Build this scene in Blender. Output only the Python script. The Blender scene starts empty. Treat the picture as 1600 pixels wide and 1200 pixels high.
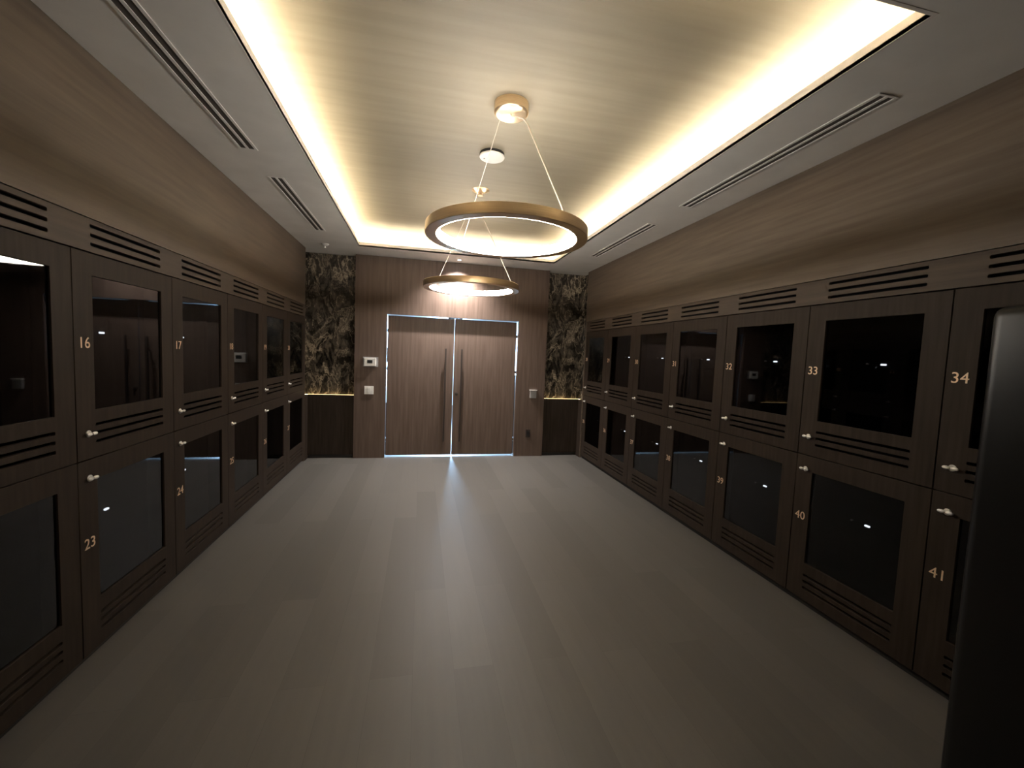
import bpy, bmesh, math, random
from mathutils import Vector, Matrix
random.seed(4)
SC = bpy.context.scene
COL = SC.collection

# ------------------------------------------------------------------ camera
cam_d = bpy.data.cameras.new('camera')
cam_d.sensor_width = 36.0
cam_d.lens = 656.69 / 1600 * 36.0
cam_d.clip_start = 0.02
cam = bpy.data.objects.new('camera', cam_d)
COL.objects.link(cam)
YAW, PIT, ROL = .2162, .0691, .0403
fwd = Vector((math.sin(YAW)*math.cos(PIT), math.cos(YAW)*math.cos(PIT), -math.sin(PIT)))
r0 = Vector((math.cos(YAW), -math.sin(YAW), 0))
u0 = r0.cross(fwd)
rr = r0*math.cos(ROL) + u0*math.sin(ROL)
uu = -r0*math.sin(ROL) + u0*math.cos(ROL)
M = Matrix((rr, uu, -fwd)).transposed().to_4x4()
M.translation = Vector((0, 0, 1.5))
cam.matrix_world = M
SC.camera = cam

# ------------------------------------------------------------------ world, exposure, daylight in the lobby beyond the doors
W = bpy.data.worlds.new('daylight')
SC.world = W
W.use_nodes = True
W.node_tree.nodes['Background'].inputs[0].default_value = (.50, .74, 1.0, 1)
W.node_tree.nodes['Background'].inputs[1].default_value = 3.6
SC.view_settings.view_transform = 'Standard'
SC.view_settings.look = 'None'
SC.view_settings.exposure = 0.0
SC.view_settings.gamma = 1.0
SC.view_settings.use_curve_mapping = False
try:
    SC.cycles.use_denoising = True
    SC.cycles.max_bounces = 8
    SC.cycles.sample_clamp_indirect = 25.0
    SC.cycles.use_light_tree = True
except Exception:
    pass
COVE_W, RING_W, DOWN_W, LOBBY_W = 78.0, 68.0, 38.0, 620.0

ad = bpy.data.lights.new('lobby_daylight', 'AREA')
ad.shape = 'RECTANGLE'; ad.size = .55; ad.size_y = 1.4
ad.energy = LOBBY_W; ad.color = (.38, .66, 1.0)
ao = bpy.data.objects.new('lobby_daylight', ad); COL.objects.link(ao)
ao.location = (.56, 9.2, 1.5)
ao.rotation_euler = (Vector((.465, 5.0, 0)) - ao.location).to_track_quat('-Z', 'Y').to_euler()

# ------------------------------------------------------------------ helpers
def mat(name, col=(.5, .5, .5), rough=.6, metal=0.0, spec=.5, emit=None, es=0.0):
    m = bpy.data.materials.new(name); m.use_nodes = True
    b = m.node_tree.nodes['Principled BSDF']
    b.inputs['Base Color'].default_value = (*col, 1)
    b.inputs['Roughness'].default_value = rough
    b.inputs['Metallic'].default_value = metal
    b.inputs['Specular IOR Level'].default_value = spec
    if emit:
        b.inputs['Emission Color'].default_value = (*emit, 1)
        b.inputs['Emission Strength'].default_value = es
    return m

def nd(m, t, **kw):
    n = m.node_tree.nodes.new(t)
    for k, v in kw.items():
        setattr(n, k, v)
    return n

def grain(m, c0, c1, scale, nscale=2.0, detail=6, bump=0.0, rlo=None, rhi=None, lo=.3, hi=.7, coord='Object', distort=0.0):
    """streaked noise between two colours; scale is the 3-vector that stretches it"""
    L = m.node_tree.links; b = m.node_tree.nodes['Principled BSDF']
    tc = nd(m, 'ShaderNodeTexCoord'); mp = nd(m, 'ShaderNodeMapping'); no = nd(m, 'ShaderNodeTexNoise'); cr = nd(m, 'ShaderNodeValToRGB')
    mp.inputs['Scale'].default_value = scale
    L.new(tc.outputs[coord], mp.inputs[0]); L.new(mp.outputs[0], no.inputs['Vector'])
    no.inputs['Scale'].default_value = nscale; no.inputs['Detail'].default_value = detail
    no.inputs['Distortion'].default_value = distort
    cr.color_ramp.elements[0].position = lo; cr.color_ramp.elements[1].position = hi
    cr.color_ramp.elements[0].color = (*c0, 1); cr.color_ramp.elements[1].color = (*c1, 1)
    L.new(no.outputs[0], cr.inputs[0]); L.new(cr.outputs[0], b.inputs['Base Color'])
    if bump:
        bp = nd(m, 'ShaderNodeBump'); bp.inputs['Strength'].default_value = bump; bp.inputs['Distance'].default_value = .002
        L.new(no.outputs[0], bp.inputs['Height']); L.new(bp.outputs[0], b.inputs['Normal'])
    if rlo is not None:
        mr = nd(m, 'ShaderNodeMapRange'); mr.inputs[3].default_value = rlo; mr.inputs[4].default_value = rhi
        L.new(no.outputs[0], mr.inputs[0]); L.new(mr.outputs[0], b.inputs['Roughness'])
    return no, cr

def prop(o, label=None, cat=None, group=None, kind=None):
    if label: o['label'] = label
    if cat: o['category'] = cat
    if group: o['group'] = group
    if kind: o['kind'] = kind
    return o

class MB:
    def __init__(s): s.bm = bmesh.new()
    def box(s, x0, x1, y0, y1, z0, z1):
        v = [s.bm.verts.new(p) for p in ((x0,y0,z0),(x1,y0,z0),(x1,y1,z0),(x0,y1,z0),(x0,y0,z1),(x1,y0,z1),(x1,y1,z1),(x0,y1,z1))]
        for f in ((0,3,2,1),(4,5,6,7),(0,1,5,4),(1,2,6,5),(2,3,7,6),(3,0,4,7)):
            s.bm.faces.new([v[i] for i in f])
        return s
    def rbox(s, x0, x1, y0, y1, z0, z1, r=.004, seg=2):
        b = bmesh.new(); t = MB.__new__(MB); t.bm = b; t.box(x0, x1, y0, y1, z0, z1)
        bmesh.ops.bevel(b, geom=b.edges[:], offset=r, segments=seg, affect='EDGES', profile=.5)
        s.absorb(b); return s
    def absorb(s, b, mtx=None):
        if mtx: b.transform(mtx)
        me = bpy.data.meshes.new('t'); b.to_mesh(me); s.bm.from_mesh(me); bpy.data.meshes.remove(me); b.free()
    def lathe(s, prof, c=(0,0,0), n=48, axis='Z'):
        """closed or open profile [(r,z)...] spun about axis"""
        rings = []
        for (r, z) in prof:
            if r < 1e-6:
                rings.append([s.bm.verts.new(s._ax(0, 0, z, c, axis))])
            else:
                rings.append([s.bm.verts.new(s._ax(r*math.cos(2*math.pi*k/n), r*math.sin(2*math.pi*k/n), z, c, axis)) for k in range(n)])
        for a, b in zip(rings, rings[1:]):
            for k in range(n):
                k2 = (k+1) % n
                q = [a[k % len(a)], a[k2 % len(a)], b[k2 % len(b)], b[k % len(b)]]
                u = []
                for v in q:
                    if v not in u: u.append(v)
                if len(u) > 2:
                    try: s.bm.faces.new(u)
                    except ValueError: pass
        return s
    def _ax(s, x, y, z, c, axis):
        if axis == 'Z': p = (x, y, z)
        elif axis == 'Y': p = (x, z, y)
        else: p = (z, x, y)
        return (p[0]+c[0], p[1]+c[1], p[2]+c[2])
    def ring(s, r0, r1, z0, z1, c=(0,0,0), n=96, bev=.002):
        b = bev
        prof = [(r0, z0+b), (r0+b, z0), (r1-b, z0), (r1, z0+b), (r1, z1-b), (r1-b, z1), (r0+b, z1), (r0, z1-b), (r0, z0+b)]
        return s.lathe(prof, c, n)
    def tube(s, pts, r, n=8):
        pts = [Vector(p) for p in pts]; rings = []
        up = Vector((0, 0, 1))
        for i, p in enumerate(pts):
            d = (pts[min(i+1, len(pts)-1)] - pts[max(i-1, 0)]).normalized()
            a = d.cross(up if abs(d.z) < .95 else Vector((1, 0, 0))).normalized(); b = d.cross(a)
            rings.append([s.bm.verts.new(p + a*r*math.cos(2*math.pi*k/n) + b*r*math.sin(2*math.pi*k/n)) for k in range(n)])
        for a, b in zip(rings, rings[1:]):
            for k in range(n): s.bm.faces.new((a[k], a[(k+1) % n], b[(k+1) % n], b[k]))
        s.bm.faces.new(rings[0][::-1]); s.bm.faces.new(rings[-1]); return s
    def build(s, name, m, parent=None, smooth=False, loc=None):
        bmesh.ops.remove_doubles(s.bm, verts=s.bm.verts[:], dist=1e-6) if smooth else None
        bmesh.ops.recalc_face_normals(s.bm, faces=s.bm.faces[:])
        me = bpy.data.meshes.new(name); s.bm.to_mesh(me); s.bm.free()
        me.materials.append(m)
        o = bpy.data.objects.new(name, me); COL.objects.link(o)
        if parent: o.parent = parent
        if loc: o.location = loc
        if smooth:
            for p in me.polygons: p.use_smooth = True
            try: me.set_sharp_from_angle(angle=math.radians(35))
            except Exception: pass
        return o

def empty(name, loc, label, cat, group=None, rz=0.0):
    o = bpy.data.objects.new(name, None); COL.objects.link(o)
    o.empty_display_size = .1; o.location = loc; o.rotation_euler = (0, 0, rz)
    return prop(o, label, cat, group)

def plate(holes, w, h, th, bev=.0012):
    """a board w x h with rounded holes, in the X-Z plane, front face towards -Y at y=0 (returns a mesh)
    holes: (x0,x1,z0,z1,radius)"""
    cu = bpy.data.curves.new('plate', 'CURVE'); cu.dimensions = '2D'; cu.fill_mode = 'BOTH'
    cu.extrude = th/2 - bev; cu.bevel_depth = bev; cu.bevel_resolution = 1
    def spl(pts):
        sp = cu.splines.new('POLY'); sp.points.add(len(pts)-1)
        for p, q in zip(sp.points, pts): p.co = (q[0], q[1], 0, 1)
        sp.use_cyclic_u = True
    b = bev
    spl([(b, b), (w-b, b), (w-b, h-b), (b, h-b)])
    for (x0, x1, z0, z1, r) in holes:
        pts = []
        for cx, cz, a0 in ((x1-r, z0+r, -90), (x1-r, z1-r, 0), (x0+r, z1-r, 90), (x0+r, z0+r, 180)):
            for k in range(5):
                a = math.radians(a0 + 90*k/4)
                pts.append((cx + r*math.cos(a), cz + r*math.sin(a)))
        # bevel grows the board into the hole: shift outwards
        cxm, czm = (x0+x1)/2, (z0+z1)/2
        pts = [(p[0] + (b if p[0] > cxm else -b), p[1] + (b if p[1] > czm else -b)) for p in pts]
        spl(pts)
    o = bpy.data.objects.new('plate_tmp', cu); COL.objects.link(o)
    bpy.context.view_layer.update()
    me = bpy.data.meshes.new_from_object(o.evaluated_get(bpy.context.evaluated_depsgraph_get()))
    bpy.data.objects.remove(o); bpy.data.curves.remove(cu)
    me.transform(Matrix.Rotation(math.pi/2, 4, 'X')); me.transform(Matrix.Translation((0, th/2, 0)))
    return me

def obj_from(me, name, m, parent=None):
    me.materials.clear(); me.materials.append(m); me.name = name
    o = bpy.data.objects.new(name, me); COL.objects.link(o)
    if parent: o.parent = parent
    return o

def text_mesh(s, size, depth):
    cu = bpy.data.curves.new('txt', 'FONT'); cu.body = s; cu.size = size; cu.extrude = depth
    cu.align_x = 'CENTER'; cu.align_y = 'CENTER'; cu.resolution_u = 4
    o = bpy.data.objects.new('txt', cu); COL.objects.link(o); bpy.context.view_layer.update()
    me = bpy.data.meshes.new_from_object(o.evaluated_get(bpy.context.evaluated_depsgraph_get()))
    bpy.data.objects.remove(o); bpy.data.curves.remove(cu)
    me.transform(Matrix.Rotation(math.pi/2, 4, 'X'))
    return me

# ------------------------------------------------------------------ materials
wood = mat('walnut_veneer', rough=.6, spec=.15)
grain(wood, (.024, .0168, .0122), (.042, .030, .022), (14, 14, .9), 3.0, 8, rlo=.52, rhi=.68)
wood_wall = mat('walnut_wall_lit', rough=.5, spec=.3)
grain(wood_wall, (.105, .079, .058), (.155, .119, .089), (.7, .7, 13), 2.5, 8, rlo=.42, rhi=.6)  # same walnut, lightened: the brighter light up here is in the colour
wood_fascia = mat('walnut_half_lit', rough=.55, spec=.2)
grain(wood_fascia, (.062, .046, .034), (.096, .072, .053), (.7, .7, 13), 2.5, 8, rlo=.5, rhi=.62)  # same walnut in a mid tone, imitating light fading down the wall
wood_far = mat('walnut_end_wall', rough=.5, spec=.3)
grain(wood_far, (.098, .067, .052), (.150, .106, .083), (12, 12, .7), 2.5, 8, rlo=.4, rhi=.6)
dark = mat('black_lining', (.003, .0028, .0026), .8, spec=.1)
kick = mat('black_plinth', (.02, .018, .016), .6)
plaster = mat('painted_soffit', (.40, .385, .355), .75, spec=.2)
grain(plaster, (.74, .72, .68), (.80, .78, .74), (1, 1, 1), 5, 3)
lipm = mat('white_cove_paint', (.72, .68, .64), .6, spec=.2)
rais = mat('shimmering_ceiling_paper', rough=.5, spec=.4)
grain(rais, (.27, .237, .172), (.325, .285, .21), (.45, 6, 1), 3, 7, bump=.05, rlo=.45, rhi=.7)
brass = mat('brushed_brass', (.84, .66, .44), .3, 1.0)
grain(brass, (.78, .58, .36), (.90, .72, .50), (1, 1, 60), 4, 3, rlo=.25, rhi=.38)
chrome = mat('polished_chrome', (.95, .93, .89), .2, .35)
gold = mat('pale_gold_numeral', (.85, .62, .42), .45, .35)
bronze = mat('dark_bronze', (.05, .038, .033), .45, .3)
white_pl = mat('white_plastic', (.78, .76, .72), .45)
grey_pl = mat('grey_plastic', (.30, .29, .28), .4)
black_pl = mat('black_plastic', (.02, .02, .02), .35)
cablem = mat('cable_sleeve', (.62, .55, .47), .5)
led_cool = mat('ring_diffuser', (.9, .9, .9), .5, emit=(1.0, .93, .84), es=RING_W)
led_warm = mat('cove_strip', (.9, .9, .8), .5, emit=(1.0, .86, .62), es=COVE_W)
led_ledge = mat('ledge_strip', (.9, .9, .8), .5, emit=(1.0, .72, .35), es=7.0)

# dark smoked glass: see-through tint under a mirror-smooth coat
glass = bpy.data.materials.new('smoked_glass'); glass.use_nodes = True
nt = glass.node_tree; nt.nodes.clear()
out = nt.nodes.new('ShaderNodeOutputMaterial'); mx = nt.nodes.new('ShaderNodeMixShader'); fr = nt.nodes.new('ShaderNodeFresnel')
tr = nt.nodes.new('ShaderNodeBsdfTransparent'); gl = nt.nodes.new('ShaderNodeBsdfGlossy')
fr.inputs[0].default_value = 1.5; tr.inputs[0].default_value = (.42, .43, .45, 1); gl.inputs['Roughness'].default_value = .02
gg = nt.nodes.new('ShaderNodeNewGeometry'); sb = nt.nodes.new('ShaderNodeMath'); sb.operation = 'SUBTRACT'; sb.inputs[0].default_value = 1.0
mu = nt.nodes.new('ShaderNodeMath'); mu.operation = 'MULTIPLY'
nt.links.new(gg.outputs['Backfacing'], sb.inputs[1]); nt.links.new(sb.outputs[0], mu.inputs[0]); nt.links.new(fr.outputs[0], mu.inputs[1])
nt.links.new(mu.outputs[0], mx.inputs[0]); nt.links.new(tr.outputs[0], mx.inputs[1]); nt.links.new(gl.outputs[0], mx.inputs[2]); nt.links.new(mx.outputs[0], out.inputs[0])

# marble: near-black brown with cloudy cream veins flowing upwards
marble = mat('brown_veined_marble', rough=.22, spec=.5)
L = marble.node_tree.links; B = marble.node_tree.nodes['Principled BSDF']
tc = nd(marble, 'ShaderNodeTexCoord'); mp = nd(marble, 'ShaderNodeMapping'); mp.inputs['Scale'].default_value = (1.9, 1.9, 1.0); mp.inputs['Rotation'].default_value = (0, .25, 0)
w1 = nd(marble, 'ShaderNodeTexNoise'); w1.inputs['Scale'].default_value = 1.6; w1.inputs['Detail'].default_value = 5
ad_ = nd(marble, 'ShaderNodeVectorMath', operation='MULTIPLY_ADD'); ad_.inputs[1].default_value = (1.6, 1.6, 1.6)
n2 = nd(marble, 'ShaderNodeTexNoise'); n2.inputs['Scale'].default_value = 2.6; n2.inputs['Detail'].default_value = 9; n2.inputs['Roughness'].default_value = .62; n2.inputs['Distortion'].default_value = .6
ab = nd(marble, 'ShaderNodeMath', operation='SUBTRACT'); ab.inputs[1].default_value = .5
ab2 = nd(marble, 'ShaderNodeMath', operation='ABSOLUTE')
cr = nd(marble, 'ShaderNodeValToRGB')
e = cr.color_ramp.elements; e[0].position = 0; e[0].color = (.66, .56, .42, 1); e[1].position = .11; e[1].color = (.016, .013, .010, 1)
x = e.new(.012); x.color = (.27, .22, .16, 1); x = e.new(.035); x.color = (.085, .070, .052, 1)
n3 = nd(marble, 'ShaderNodeTexNoise'); n3.inputs['Scale'].default_value = 5; n3.inputs['Detail'].default_value = 6
cr3 = nd(marble, 'ShaderNodeValToRGB'); cr3.color_ramp.elements[0].position = .48; cr3.color_ramp.elements[0].color = (0, 0, 0, 1); cr3.color_ramp.elements[1].position = .72; cr3.color_ramp.elements[1].color = (.13, .11, .085, 1)
mixc = nd(marble, 'ShaderNodeMix', data_type='RGBA', blend_type='ADD'); mixc.inputs[0].default_value = 1.0
n4 = nd(marble, 'ShaderNodeTexNoise'); n4.inputs['Scale'].default_value = 1.3; n4.inputs['Detail'].default_value = 4
mk = nd(marble, 'ShaderNodeMapRange'); mk.inputs[1].default_value = .42; mk.inputs[2].default_value = .60; mk.inputs[3].default_value = .35; mk.inputs[4].default_value = 1.0
mkm = nd(marble, 'ShaderNodeMix', data_type='RGBA'); mkm.inputs[6].default_value = (.020, .016, .0125, 1)
L.new(tc.outputs['Object'], mp.inputs[0]); L.new(mp.outputs[0], w1.inputs['Vector'])
L.new(w1.outputs['Color'], ad_.inputs[0]); L.new(mp.outputs[0], ad_.inputs[2])
L.new(ad_.outputs[0], n2.inputs['Vector']); L.new(ad_.outputs[0], n3.inputs['Vector'])
L.new(n2.outputs[0], ab.inputs[0]); L.new(ab.outputs[0], ab2.inputs[0]); L.new(ab2.outputs[0], cr.inputs[0])
L.new(n3.outputs[0], cr3.inputs[0]); L.new(ad_.outputs[0], n4.inputs['Vector']); L.new(n4.outputs[0], mk.inputs[0]); L.new(mk.outputs[0], mkm.inputs[0]); L.new(cr.outputs[0], mkm.inputs[7]); L.new(mkm.outputs[2], mixc.inputs[6]); L.new(cr3.outputs[0], mixc.inputs[7])
L.new(mixc.outputs[2], B.inputs['Base Color'])

# floor: grey-brown boards running away from the camera
floorm = mat('grey_oak_boards', rough=.5, spec=.5)
L = floorm.node_tree.links; B = floorm.node_tree.nodes['Principled BSDF']
tc = nd(floorm, 'ShaderNodeTexCoord'); mp = nd(floorm, 'ShaderNodeMapping'); mp.inputs['Rotation'].default_value = (0, 0, math.pi/2)
bt = nd(floorm, 'ShaderNodeTexBrick'); bt.offset = .37; bt.inputs['Scale'].default_value = 1; bt.inputs['Brick Width'].default_value = 1.9; bt.inputs['Row Height'].default_value = .19
bt.inputs['Mortar Size'].default_value = .0008; bt.inputs['Mortar Smooth'].default_value = .2
bt.inputs['Color1'].default_value = (.112, .104, .094, 1); bt.inputs['Color2'].default_value = (.140, .130, .118, 1); bt.inputs['Mortar'].default_value = (.10, .093, .085, 1)
mp2 = nd(floorm, 'ShaderNodeMapping'); mp2.inputs['Scale'].default_value = (14, 1.1, 1)
ng = nd(floorm, 'ShaderNodeTexNoise'); ng.inputs['Scale'].default_value = 2.2; ng.inputs['Detail'].default_value = 8
mr = nd(floorm, 'ShaderNodeMapRange'); mr.inputs[3].default_value = .86; mr.inputs[4].default_value = 1.12
mm = nd(floorm, 'ShaderNodeMix', data_type='RGBA', blend_type='MULTIPLY'); mm.inputs[0].default_value = 1
mr2 = nd(floorm, 'ShaderNodeMapRange'); mr2.inputs[3].default_value = .40; mr2.inputs[4].default_value = .55
L.new(tc.outputs['Object'], mp.inputs[0]); L.new(mp.outputs[0], bt.inputs['Vector'])
L.new(tc.outputs['Object'], mp2.inputs[0]); L.new(mp2.outputs[0], ng.inputs['Vector'])
L.new(ng.outputs[0], mr.inputs[0]); L.new(bt.outputs[0], mm.inputs[6]); L.new(mr.outputs[0], mm.inputs[7])
L.new(mm.outputs[2], B.inputs['Base Color']); L.new(ng.outputs[0], mr2.inputs[0]); L.new(mr2.outputs[0], B.inputs['Roughness'])

# ------------------------------------------------------------------ room shell
XL, XR, YF = -1.456, 2.37, 6.0
XLo, XRo, YN = -2.02, 2.94, -.9          # outer walls behind the lockers, near wall
CZ = 2.75                                # soffit height
DX0, DX1, DZ = -.457, 1.380, 1.985       # double door opening
NX0, NX1 = -.872, 1.818                  # inner edges of the two marble niches
YL = 5.87                                # far end of the locker rows
SL0, UW_L = 2.170, .740                  # number 16 near boundary on the left row
SR0, UW_R = 1.4724, .7267                # number 34 far boundary on the right row

prop(MB().box(XLo-.2, XRo+.2, YN-.2, 12.0, -.12, 0).build('floor', floorm), kind='structure')
mb = MB().box(XLo-.12, XLo, YN, 6.5, 0, 3.1).box(XLo+.001, XL, YN, .69, 0, CZ-.001)
mb.box(XLo+.001, XL-.004, YL+.002, YL+.02, 0, CZ-.001)
mb.box(XL-.022, XL, .69, YL, 2.034, CZ-.001)
prop(mb.build('wall_left', wood_wall), kind='structure')
mb = MB().box(XRo, XRo+.12, YN, 6.5, 0, 3.1).box(XR, XRo-.001, YN, .745, 0, CZ-.001)
mb.box(XR+.004, XRo-.001, YL+.002, YL+.02, 0, CZ-.001)
mb.box(XR, XR+.022, .745, YL, 2.034, CZ-.001)
prop(mb.build('wall_right', wood_wall), kind='structure')
# end wall with the door opening; niches stay open at both sides
mb = MB()
mb.box(NX0, DX0-.002, YF, YF+.16, 0, CZ-.001).box(DX1+.002, NX1, YF, YF+.16, 0, CZ-.001).box(DX0-.002, DX1+.002, YF, YF+.16, DZ+.002, CZ-.001)
mb.box(XLo, DX0-.002, YF+.20, YF+.5, 0, 3.1).box(DX1+.002, XRo, YF+.20, YF+.5, 0, 3.1).box(DX0-.002, DX1+.002, YF+.20, YF+.5, DZ+.002, 3.1)
mb.box(NX0, DX0-.002, YF+.16, YF+.20, 0, CZ-.001).box(DX1+.002, NX1, YF+.16, YF+.20, 0, CZ-.001).box(DX0-.002, DX1+.002, YF+.16, YF+.20, DZ+.002, CZ-.001)
prop(mb.build('wall_far', wood_far), kind='structure')
prop(MB().box(XLo-.12, XRo+.12, YN-.12, YN, 0, 3.1).build('wall_near', wood_wall), kind='structure')
# dropped ceiling with the rectangular coffer
CX0, CX1, CY0, CY1 = -.765, 1.727, 1.228, 5.525
mb = MB()
TH = .018
mb.box(XLo, CX0, YN, YF+.20, CZ, CZ+TH).box(CX1, XRo, YN, YF+.20, CZ, CZ+TH).box(CX0, CX1, YN, CY0, CZ, CZ+TH).box(CX0, CX1, CY1, YF+.20, CZ, CZ+TH)
prop(mb.build('ceiling', plaster), kind='structure')
LZ, LT = 2.803, .014
mb = MB()
mb.box(CX0-LT, CX0, CY0-LT, CY1+LT, CZ-.001, LZ).box(CX1, CX1+LT, CY0-LT, CY1+LT, CZ-.001, LZ).box(CX0, CX1, CY0-LT, CY0, CZ-.001, LZ).box(CX0, CX1, CY1, CY1+LT, CZ-.001, LZ)
prop(mb.build('trim_1', lipm), kind='structure')
GW = .20; HZ = 2.95
mb = MB().box(CX0-GW, CX1+GW, CY0-GW, CY1+GW, HZ, HZ+.05)
prop(mb.build('ceiling.001', rais), kind='structure')
mb = MB()
mb.box(CX0-GW-.03, CX0-GW, CY0-GW-.03, CY1+GW+.03, CZ+TH, HZ+.05).box(CX1+GW, CX1+GW+.03, CY0-GW-.03, CY1+GW+.03, CZ+TH, HZ+.05)
mb.box(CX0-GW, CX1+GW, CY0-GW-.03, CY0-GW, CZ+TH, HZ+.05).box(CX0-GW, CX1+GW, CY1+GW, CY1+GW+.03, CZ+TH, HZ+.05)
prop(mb.build('trim_2', lipm), kind='structure')
prop(MB().box(XLo-.12, XRo+.12, YN-.12, 6.5, 3.1, 3.2).build('trim_3', dark), kind='structure')   # slab over the coffer

# cove light strips, lying in the trough behind the lip
def cove(x0, x1, y0, y1, label):
    z = CZ + TH
    o = empty('cove_light', ((x0+x1)/2, (y0+y1)/2, z), label, 'light', 'cove light strips')
    cx, cy = o.location.x, o.location.y
    MB().box(x0-cx, x1-cx, y0-cy, y1-cy, .001, .006).build('channel', white_pl, o)
    MB().box(x0-cx+.003, x1-cx-.003, y0-cy+.003, y1-cy-.003, .0065, .010).build('light_strip', led_warm, o)
q = .07; wd = .045
cove(CX0-q-wd, CX0-q, CY0, CY1, 'warm light strip glowing in the cove along the left edge of the raised ceiling')
cove(CX1+q, CX1+q+wd, CY0, CY1, 'warm light strip glowing in the cove along the right edge of the raised ceiling')
cove(CX0, CX1, CY1+q, CY1+q+wd, 'warm light strip glowing in the far cove above the double doors')
cove(CX0, CX1, CY0-q-wd, CY0-q, 'warm light strip glowing in the near cove at the top right corner of the photo')

# ------------------------------------------------------------------ marble niches
def niche(side):
    s = 'left' if side < 0 else 'right'
    xo = XL if side < 0 else XR
    xi = NX0 if side < 0 else NX1
    a, b = sorted((xi, xo))
    lo, hi = a + (.001 if side > 0 else -.06), b + (.06 if side > 0 else -.001)
    YB = YF + .13
    t = empty('marble_panel', ((a+b)/2, YB, .862), 'dark brown marble slab with cream veins in the %s niche beside the double doors' % s, 'wall panel', 'marble niche panels')
    MB().box(lo-t.location.x, hi-t.location.x, 0, .02, 0, CZ-.864).build('slab', marble, t)
    # return slab on the outer side wall of the niche
    x0, x1 = (hi, hi+.02) if side > 0 else (lo-.02, lo)
    MB().box(x0-t.location.x, x1-t.location.x, YL+.022-YB, 0, 0, CZ-.864).build('return_slab', marble, t)
    c = empty('wainscot_cabinet', ((a+b)/2, YF+.02, 0), 'dark wooden wainscot box under the %s marble slab, up to the glowing ledge' % s, 'cabinet', 'wainscot boxes under the marble')
    cx = c.location.x
    MB().box(a-cx+(.001 if side > 0 else 0), b-cx-(0 if side > 0 else .001), 0, .105, .05, .855).box(a-cx+.001, b-cx-.001, 0, .014, .855, .867).build('body', wood, c)
    MB().box(a-cx+.002, b-cx-.002, .02, .10, 0, .05).build('plinth', kick, c)
    sx0, sx1 = (xo, xo+.06) if side > 0 else (xo-.06, xo)
    MB().box(sx0-cx+.001, sx1-cx-.001, YL+.023-c.location.y, .105, 0, .855).build('side_return', wood, c)
    g = MB().box(lo-cx, hi-cx, .085, .100, .8555, .860)
    g.build('ledge_light', led_ledge, c)
niche(-1); niche(1)

# ------------------------------------------------------------------ lockers
LD, DT = .50, .020        # carcass depth, door thickness
WS, WE = .1105, .6200
def door_mesh(w, h, zw0, zw1, slots):
    return plate([(WS, w-WS, zw0, zw1, .004)] + [(WS, w-WS, z-.0075, z+.0075, .007) for z in slots], w-.005, h-.005, DT)

glint_mat = mat('glint_glow', (.8, .8, .8), .3, emit=(.95, .97, 1.0), es=6)  # emissive dot standing in for the glint on the inner pull
protos = {}
def make_parts(w, h, zw0, zw1, slots, zlock, zhook, key):
    """meshes of a locker, local frame: X along the row, front face y=0 looking to -Y, Z up from the locker's base"""
    P = {}
    P['door'] = door_mesh(w, h, zw0, zw1, slots)
    m = MB()
    t = .018; y0, y1 = DT+.003, DT+LD
    m.box(.001, t, y0, y1, 0, h-.002).box(w-t, w-.001, y0, y1, 0, h-.002).box(t, w-t, y0, y1, 0, t).box(t, w-t, y0, y1, h-t-.002, h-.002).box(t, w-t, y1-.01, y1, t, h-t-.002)
    P['body'] = m
    g = MB().box(WS-.012, w-WS+.007, DT*.45, DT*.45+.005, zw0-.012, zw1+.007); P['glass'] = g
    # inner drawer front, set back behind the glass
    i = MB().box(t+.002, w-t-.002, .135, .150, t+.001, h-t-.004); P['inner_panel'] = i
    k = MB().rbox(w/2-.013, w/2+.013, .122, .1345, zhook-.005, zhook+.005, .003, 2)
    P['screw'] = MB().lathe([(0, .118), (.005, .119), (.006, .122), (.003, .125), (.003, .1345), (0, .1345)], (w/2-.085, 0, zhook+.002), 14, 'Y')
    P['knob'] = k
    l = MB()
    l.lathe([(0, -.006), (.013, -.0055), (.0155, -.003), (.0155, .0005), (0, .0005)], (.066, 0, zlock), 28, 'Y')
    for dx in (-.0145, .0145):
        l.lathe([(0, -.0145), (.0045, -.013), (.0075, -.008), (.0085, 0), (.0075, .008), (.0045, .013), (0, .0145)], (.066+dx*1.1, -.0148, zlock), 18, 'X')
    P['latch'] = l
    return P

def build_locker(P, key, w):
    b = P['body'].build('body', dark)
    d = obj_from(P['door'], 'door', wood)
    for p in (b, d): pass
    g = P['glass'].build('glass', glass, d)
    l = P['latch'].build('latch', chrome, d, True)
    i = P['inner_panel'].build('inner_panel', dark)
    k = P['knob'].build('glint_dot', glint_mat, i, True); sc = P['screw'].build('screw', chrome, i, True)
    d.location = (.0025, 0, .0025); g.location = (-.0025, 0, -.0025); l.location = (-.0025, 0, -.0025)
    protos[key] = [b, d, g, l, i, k, sc]
Z1, Z2, Z0 = .950, 1.880, .045
for side, w in (('L', UW_L), ('R', UW_R)):
    P = make_parts(w, Z2-Z1, 1.1686-Z1, 1.7774-Z1, (1.100-Z1, 1.061-Z1, 1.021-Z1), 1.068-Z1, 1.528-Z1, side+'U')
    build_locker(P, side+'U', w)
    P = make_parts(w, Z1-Z0, .276-Z0, .848-Z0, (.200-Z0, .161-Z0, .121-Z0), .864-Z0, .612-Z0, side+'D')
    build_locker(P, side+'D', w)

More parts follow.
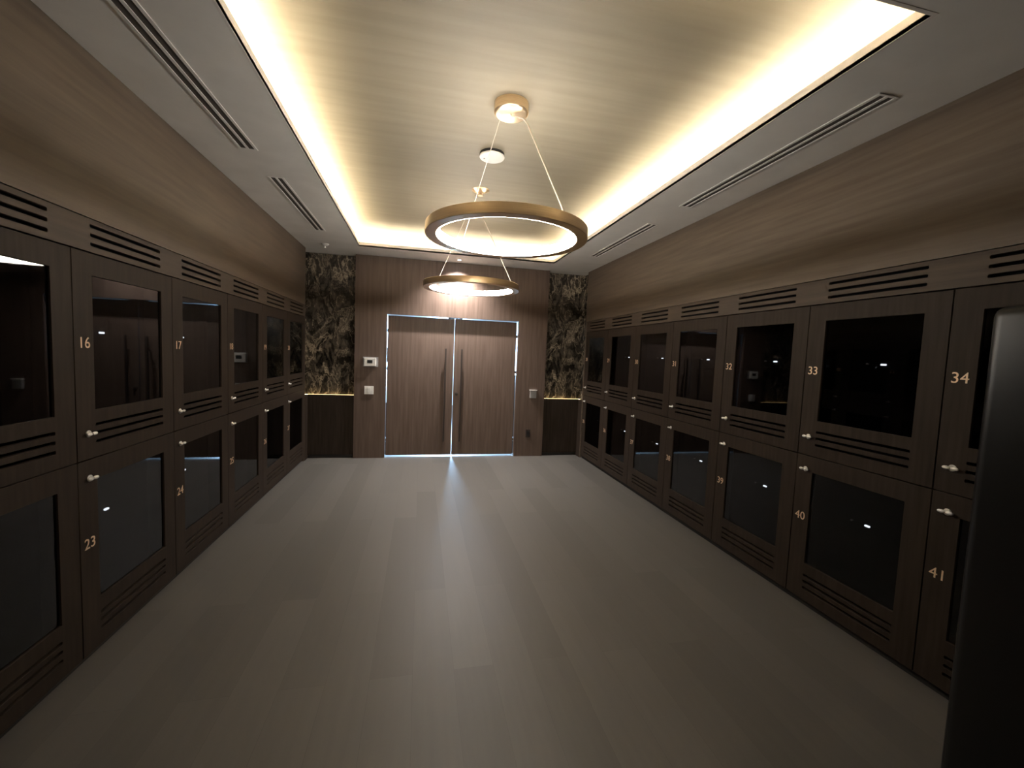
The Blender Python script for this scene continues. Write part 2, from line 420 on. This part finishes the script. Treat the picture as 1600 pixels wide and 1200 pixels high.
used = set()
ORD = {15: 'nearest the camera', 16: 'second', 17: 'third', 18: 'fourth', 19: 'fifth', 20: 'last'}
def place_locker(n, key, loc, rz, label, group):
    e_ = empty('locker', loc, label, 'locker', group, rz)
    b, d, g, l, i, k, c = protos[key]
    if key in used:
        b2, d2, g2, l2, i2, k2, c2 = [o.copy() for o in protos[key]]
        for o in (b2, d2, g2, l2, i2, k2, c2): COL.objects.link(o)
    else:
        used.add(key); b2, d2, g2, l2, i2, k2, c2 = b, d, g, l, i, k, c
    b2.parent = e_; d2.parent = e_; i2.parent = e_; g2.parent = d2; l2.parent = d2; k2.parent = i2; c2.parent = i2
    up = key[1] == 'U'
    tm = obj_from(text_mesh(str(n), .070, .0008), 'number', gold, d2)
    tm.location = (.054, -.0015, (1.473-Z1) if up else (.561-Z0))
    tm['label'] = 'gold numerals %d' % n
    return e_
for k in range(7):
    n = 14 + k
    y = SL0 + UW_L*(n-16)
    place_locker(n, 'LU', (XL, y, Z1), math.pi/2, 'dark walnut locker with black glass window, gold number %d, upper row, left wall' % n, 'upper lockers on the left wall')
    place_locker(n+7, 'LD', (XL, y, Z0), math.pi/2, 'black-windowed walnut locker in the lower row, left wall, under number %d' % n, 'lower lockers on the left wall')
for k in range(7):
    n = 28 + k
    y = SR0 + UW_R*(34-n)
    place_locker(n, 'RU', (XR, y, Z1), -math.pi/2, 'dark walnut locker with black glass window, gold number %d, upper row, right wall' % n, 'upper lockers on the right wall')
    place_locker(n+7, 'RD', (XR, y, Z0), -math.pi/2, 'black-windowed walnut locker in the lower row, right wall, under number %d' % n, 'lower lockers on the right wall')

# plinths and ventilation fascias
def fascia(side):
    s = 'left' if side < 0 else 'right'
    w = UW_L if side < 0 else UW_R
    x = XL if side < 0 else XR
    if side < 0: origin, rz = (XL, SL0-2*w, 1.884), math.pi/2
    else: origin, rz = (XR, SR0+6*w, 1.884), -math.pi/2
    full = (YL - (SL0-2*w)) if side < 0 else (SR0+6*w - (SR0-w))
    e_ = empty('vent_fascia', origin, 'long walnut fascia board with slotted vents above the %s wall lockers' % s, 'fascia', 'vent fascias', rz)
    holes = []
    for k in range(7):
        for z in (1.9995, 1.9590, 1.9185):
            holes.append((k*w+WS, k*w+w-WS, z-1.884-.0078, z-1.884+.0078, .0074))
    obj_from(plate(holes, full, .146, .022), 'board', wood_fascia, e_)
    for k in range(7):
        MB().box(k*w+WS-.03, k*w+w-WS+.03, .030, .036, .012, .134).build('vent_backing', dark, e_)
    L0 = SL0-2*w if side < 0 else SR0-w
    x0, x1 = (XL-.4, XL-.035) if side < 0 else (XR+.035, XR+.4)
    o = MB().box(x0, x1, L0+.001, YL, 0, Z0-.002).build('plinth', kick)
    prop(o, 'black recessed plinth under the %s row of lockers' % s, 'plinth', 'locker plinths')
fascia(-1); fascia(1)

# ------------------------------------------------------------------ double door in the end wall
RY = YF + .062
MIDX = .465
def leaf(x0, x1, hx, label, thumb=False):
    t = empty('door_leaf', ((x0+x1)/2, RY, 0), label, 'door', 'double door leaves')
    cx = t.location.x
    MB().rbox(x0-cx, x1-cx, 0, .040, .020, DZ-.010, .002, 1).build('panel', wood_far, t)
    h = MB()
    h.rbox(hx-cx-.011, hx-cx+.011, -.075, -.053, .225, 1.552, .003, 2)
    h.build('pull_handle', bronze, t)
    for z in (.40, 1.38):
        MB().lathe([(0, -.0535), (.007, -.0535), (.007, 0), (0, 0)], (hx-cx, 0, z), 16, 'Y').build('handle_post', bronze, t, True)
    if thumb:
        k = MB().lathe([(0, -.012), (.022, -.010), (.025, 0), (0, 0)], (.515-cx, 0, .905), 24, 'Y')
        k.rbox(.511-cx, .519-cx, -.030, -.010, .885, .925, .003, 2)
        k.build('thumb_turn', bronze, t, True)
    ox = x0 if hx > cx else x1
    xx = (x0-cx-.0078) if hx > cx else (x1-cx+.0005)
    wg = .0073 if hx > cx else .0103
    for z in (.24, 1.245, 1.77):
        MB().box(xx, xx+wg, .004, .030, z-.018, z+.018).build('hinge', bronze, t)
    for za, zb_ in (((.28, .765), (1.335, 1.53), (.03, .215)) if hx > cx else ((.28, 1.20), (.03, .215))):
        MB().box(xx, xx+wg, .010, .022, za, zb_).build('gap_blocker', black_pl, t)  # fillers added to block the gap light along these stretches
    return t
leaf(DX0+.008, MIDX-.0035, .346, 'left leaf of the wooden double door, tall dark bar handle at its right edge')
leaf(MIDX+.0035, DX1-.011, .571, 'right leaf of the wooden double door, tall dark bar handle and thumb turn', True)
o = MB().rbox(.370, .575, RY-.004, RY+.03, DZ-.0085, DZ+.0005, .001, 1).build('door_catch', bronze)
prop(o, 'dark catch plate at the head of the double door where the leaves meet', 'door catch')

# ------------------------------------------------------------------ ring pendants
def pendant(y, zb, label, att):
    t = empty('ring_pendant', (.48, y, zb), label, 'pendant light', 'brass ring pendants')
    R0, R1, H = .407, .474, .056
    MB().ring(R0+.004, R1, 0, H).build('ring_band', brass, t, True)
    MB().lathe([(R0+.0035, .001), (R0-.001, .002), (R0-.004, H-.002), (R0+.0035, H-.001)], n=96).build('diffuser', led_cool, t, True)
    top = HZ - zb
    MB().lathe([(0, top-.062), (.082, top-.062), (.094, top-.058), (.100, top-.050), (.100, top-.001), (0, top-.001)], n=56).build('canopy', brass, t, True)
    rm = (R0+R1)/2
    ax, ay = rm*math.cos(att), rm*math.sin(att)
    # power cord leaves the middle of the canopy, sags sideways, then runs down to the ring
    pts = [(-.004, -.01, top-.063), (.004, -.016, top-.078), (.030, -.026, top-.080), (.062, -.040, top-.092), (.084, -.060, top-.125)]
    p0 = Vector(pts[-1]); p1 = Vector((ax, ay, H+.004))
    pts += [tuple(p0.lerp(p1, k/6)) for k in range(1, 7)]
    MB().tube(pts, .0042, 8).build('power_cord', cablem, t, True)
    MB().tube([(-.055, .02, top-.062), (-ax, -ay, H+.003)], .0022, 6).build('steel_cable', cablem, t, True)
    for s_ in (1, -1):
        MB().lathe([(0, H+.012), (.005, H+.012), (.007, H), (0, H)], (s_*ax, s_*ay, 0), 12).build('gripper', brass, t, True)
pendant(2.50, 2.178, 'near brass ring pendant light with glowing inner rim, hanging largest in the photo', math.radians(-59))
pendant(4.25, 2.130, 'far brass ring pendant light, hanging lower in the photo in front of the double doors', math.radians(-38))

# ------------------------------------------------------------------ ceiling fittings
t = empty('smoke_detector', (.471, 3.13, HZ), 'round white smoke detector on the raised ceiling between the pendants', 'smoke detector')
MB().lathe([(0, -.001), (.088, -.001), (.088, -.014), (.072, -.018), (0, -.018)], n=48).build('base_ring', black_pl, t, True)
MB().lathe([(0, -.036), (.070, -.036), (.088, -.031), (.092, -.024), (.090, -.019), (0, -.019)], n=48).build('cover', white_pl, t, True)
MB().lathe([(0, -.038), (.006, -.038), (.007, -.0355), (0, -.0355)], (-.055, .01, 0), 14).build('indicator', grey_pl, t, True)

def sprinkler(loc, r, label, m):
    t = empty('sprinkler', loc, label, 'sprinkler', 'ceiling sprinklers')
    MB().lathe([(0, -.001), (r, -.001), (r*.98, -.006), (r*.55, -.024), (r*.42, -.026), (0, -.026)], n=36).build('escutcheon', m, t, True)
    MB().lathe([(0, -.052), (r*.30, -.051), (r*.32, -.046), (r*.12, -.044), (r*.12, -.0265), (0, -.0265)], n=24).build('deflector', m, t, True)
sprinkler((.485, 3.83, HZ), .078, 'small flared brass sprinkler on the raised ceiling beyond the smoke detector', brass)
sprinkler((-1.163, 5.57, CZ), .045, 'white sprinkler on the lower ceiling near the left marble niche', white_pl)

# slot diffusers in the soffit: two dark slots between pale flanges
def diffuser(x, y0, y1, label):
    t = empty('slot_diffuser', (x, (y0+y1)/2, CZ), label, 'air vent', 'linear slot diffusers')
    h = (y1-y0)/2
    m = MB()
    for a, b in ((-.055, -.040), (-.0075, .0075), (.040, .055)):
        m.box(a, b, -h, h, -.006, -.001)
    m.box(-.0399, -.0076, -h, -h+.012, -.005, -.001).box(.0076, .0399, -h, -h+.012, -.005, -.001).box(-.0399, -.0076, h-.012, h, -.005, -.001).box(.0076, .0399, h-.012, h, -.005, -.001)
    m.build('frame', plaster, t)
    for a, b in ((-.0399, -.0076), (.0076, .0399)):
        MB().box(a, b, -h+.0125, h-.0125, -.002, -.0012).build('slot', slotm, t)
slotm = mat('slot_shadow_grey', (.10, .09, .08), .7, spec=.1)
diffuser(-1.110, 1.60, 3.10, 'linear slot air vent in the left lower ceiling, the nearer one')
diffuser(-1.085, 3.53, 4.95, 'linear slot air vent in the left lower ceiling, the farther one')
diffuser(2.055, 1.60, 3.12, 'linear slot air vent in the right lower ceiling, the nearer one')
diffuser(2.055, 3.59, 4.95, 'linear slot air vent in the right lower ceiling, the farther one')

# downlight over the doors
t = empty('downlight', (.478, 5.80, CZ), 'small bright round downlight in the lower ceiling right above the double doors', 'downlight')
MB().lathe([(.022, -.001), (.040, -.001), (.040, -.004), (.026, -.007), (.022, -.005), (.022, -.001)], n=36).build('trim_ring', white_pl, t, True)
led_spot = mat('downlight_lens', (.9, .9, .9), .4, emit=(.82, .90, 1.0), es=60)
MB().lathe([(0, -.006), (.012, -.0055), (.0215, -.003), (.0215, -.001), (0, -.001)], n=28).build('lens', led_spot, t, True)
sd = bpy.data.lights.new('downlight_lamp', 'SPOT'); sd.energy = DOWN_W*10; sd.color = (1.0, .95, .92); sd.spot_size = math.radians(125); sd.spot_blend = .8; sd.shadow_soft_size = .022
so = bpy.data.objects.new('downlight_lamp', sd); COL.objects.link(so); so.parent = t; so.location = (0, 0, -.012)

# ------------------------------------------------------------------ fittings on the end wall
t = empty('thermostat', (-.662, YF, 1.328), 'white thermostat with dark screen on the wall left of the double door', 'thermostat')
MB().rbox(-.100, .100, -.006, -.0005, -.066, .066, .002, 2).build('back_plate', grey_pl, t)
MB().rbox(-.086, .072, -.028, -.0065, -.058, .056, .006, 3).build('case', white_pl, t)
MB().box(-.042, .026, -.0295, -.0281, -.018, .026).build('screen', black_pl, t)
t = empty('light_switch', (-.677, YF, .942), 'white square switch plate below the thermostat', 'switch')
MB().rbox(-.060, .060, -.008, -.0005, -.056, .056, .002, 2).build('plate', white_pl, t)
MB().rbox(-.020, .020, -.012, -.0082, -.034, .034, .0015, 2).build('rocker', white_pl, t)
t = empty('card_reader', (1.640, YF, .935), 'small grey box with a pale top edge on the wall right of the double door', 'card reader')
MB().rbox(-.048, .048, -.030, -.0005, -.060, .050, .003, 2).build('case', grey_pl, t)
MB().rbox(-.056, .056, -.040, -.0005, .0505, .062, .002, 2).build('top_cap', white_pl, t)
t = empty('power_outlet', (1.590, YF, .345), 'dark outlet plate low on the wall right of the double door', 'outlet')
MB().rbox(-.035, .035, -.006, -.0005, -.058, .058, .002, 2).build('plate', bronze, t)
MB().rbox(-.016, .016, -.008, -.0062, -.034, .034, .001, 1).build('socket', black_pl, t)

# ------------------------------------------------------------------ tall black unit at the right edge of the frame
t = empty('tower_unit', (2.030, .80, 0), 'tall black floor standing unit with rounded top edges at the right edge of the photo', 'appliance')
satin = mat('satin_black', (.006, .0055, .005), .36, spec=.3)
m = MB().rbox(-.268, .268, -.20, .20, .04, 1.715, .035, 5); m.build('housing', satin, t, True)
MB().rbox(-.25, .25, -.17, .17, 0, .039, .004, 1).build('foot', black_pl, t)
MB().box(-.2695, -.2681, -.004, -.001, .60, 1.20).build('seam', grey_pl, t)
MB().lathe([(0, -.2715), (.004, -.2710), (.005, -.2681), (0, -.2681)], (0, .02, 1.0), 12, 'X').build('button', chrome, t, True)
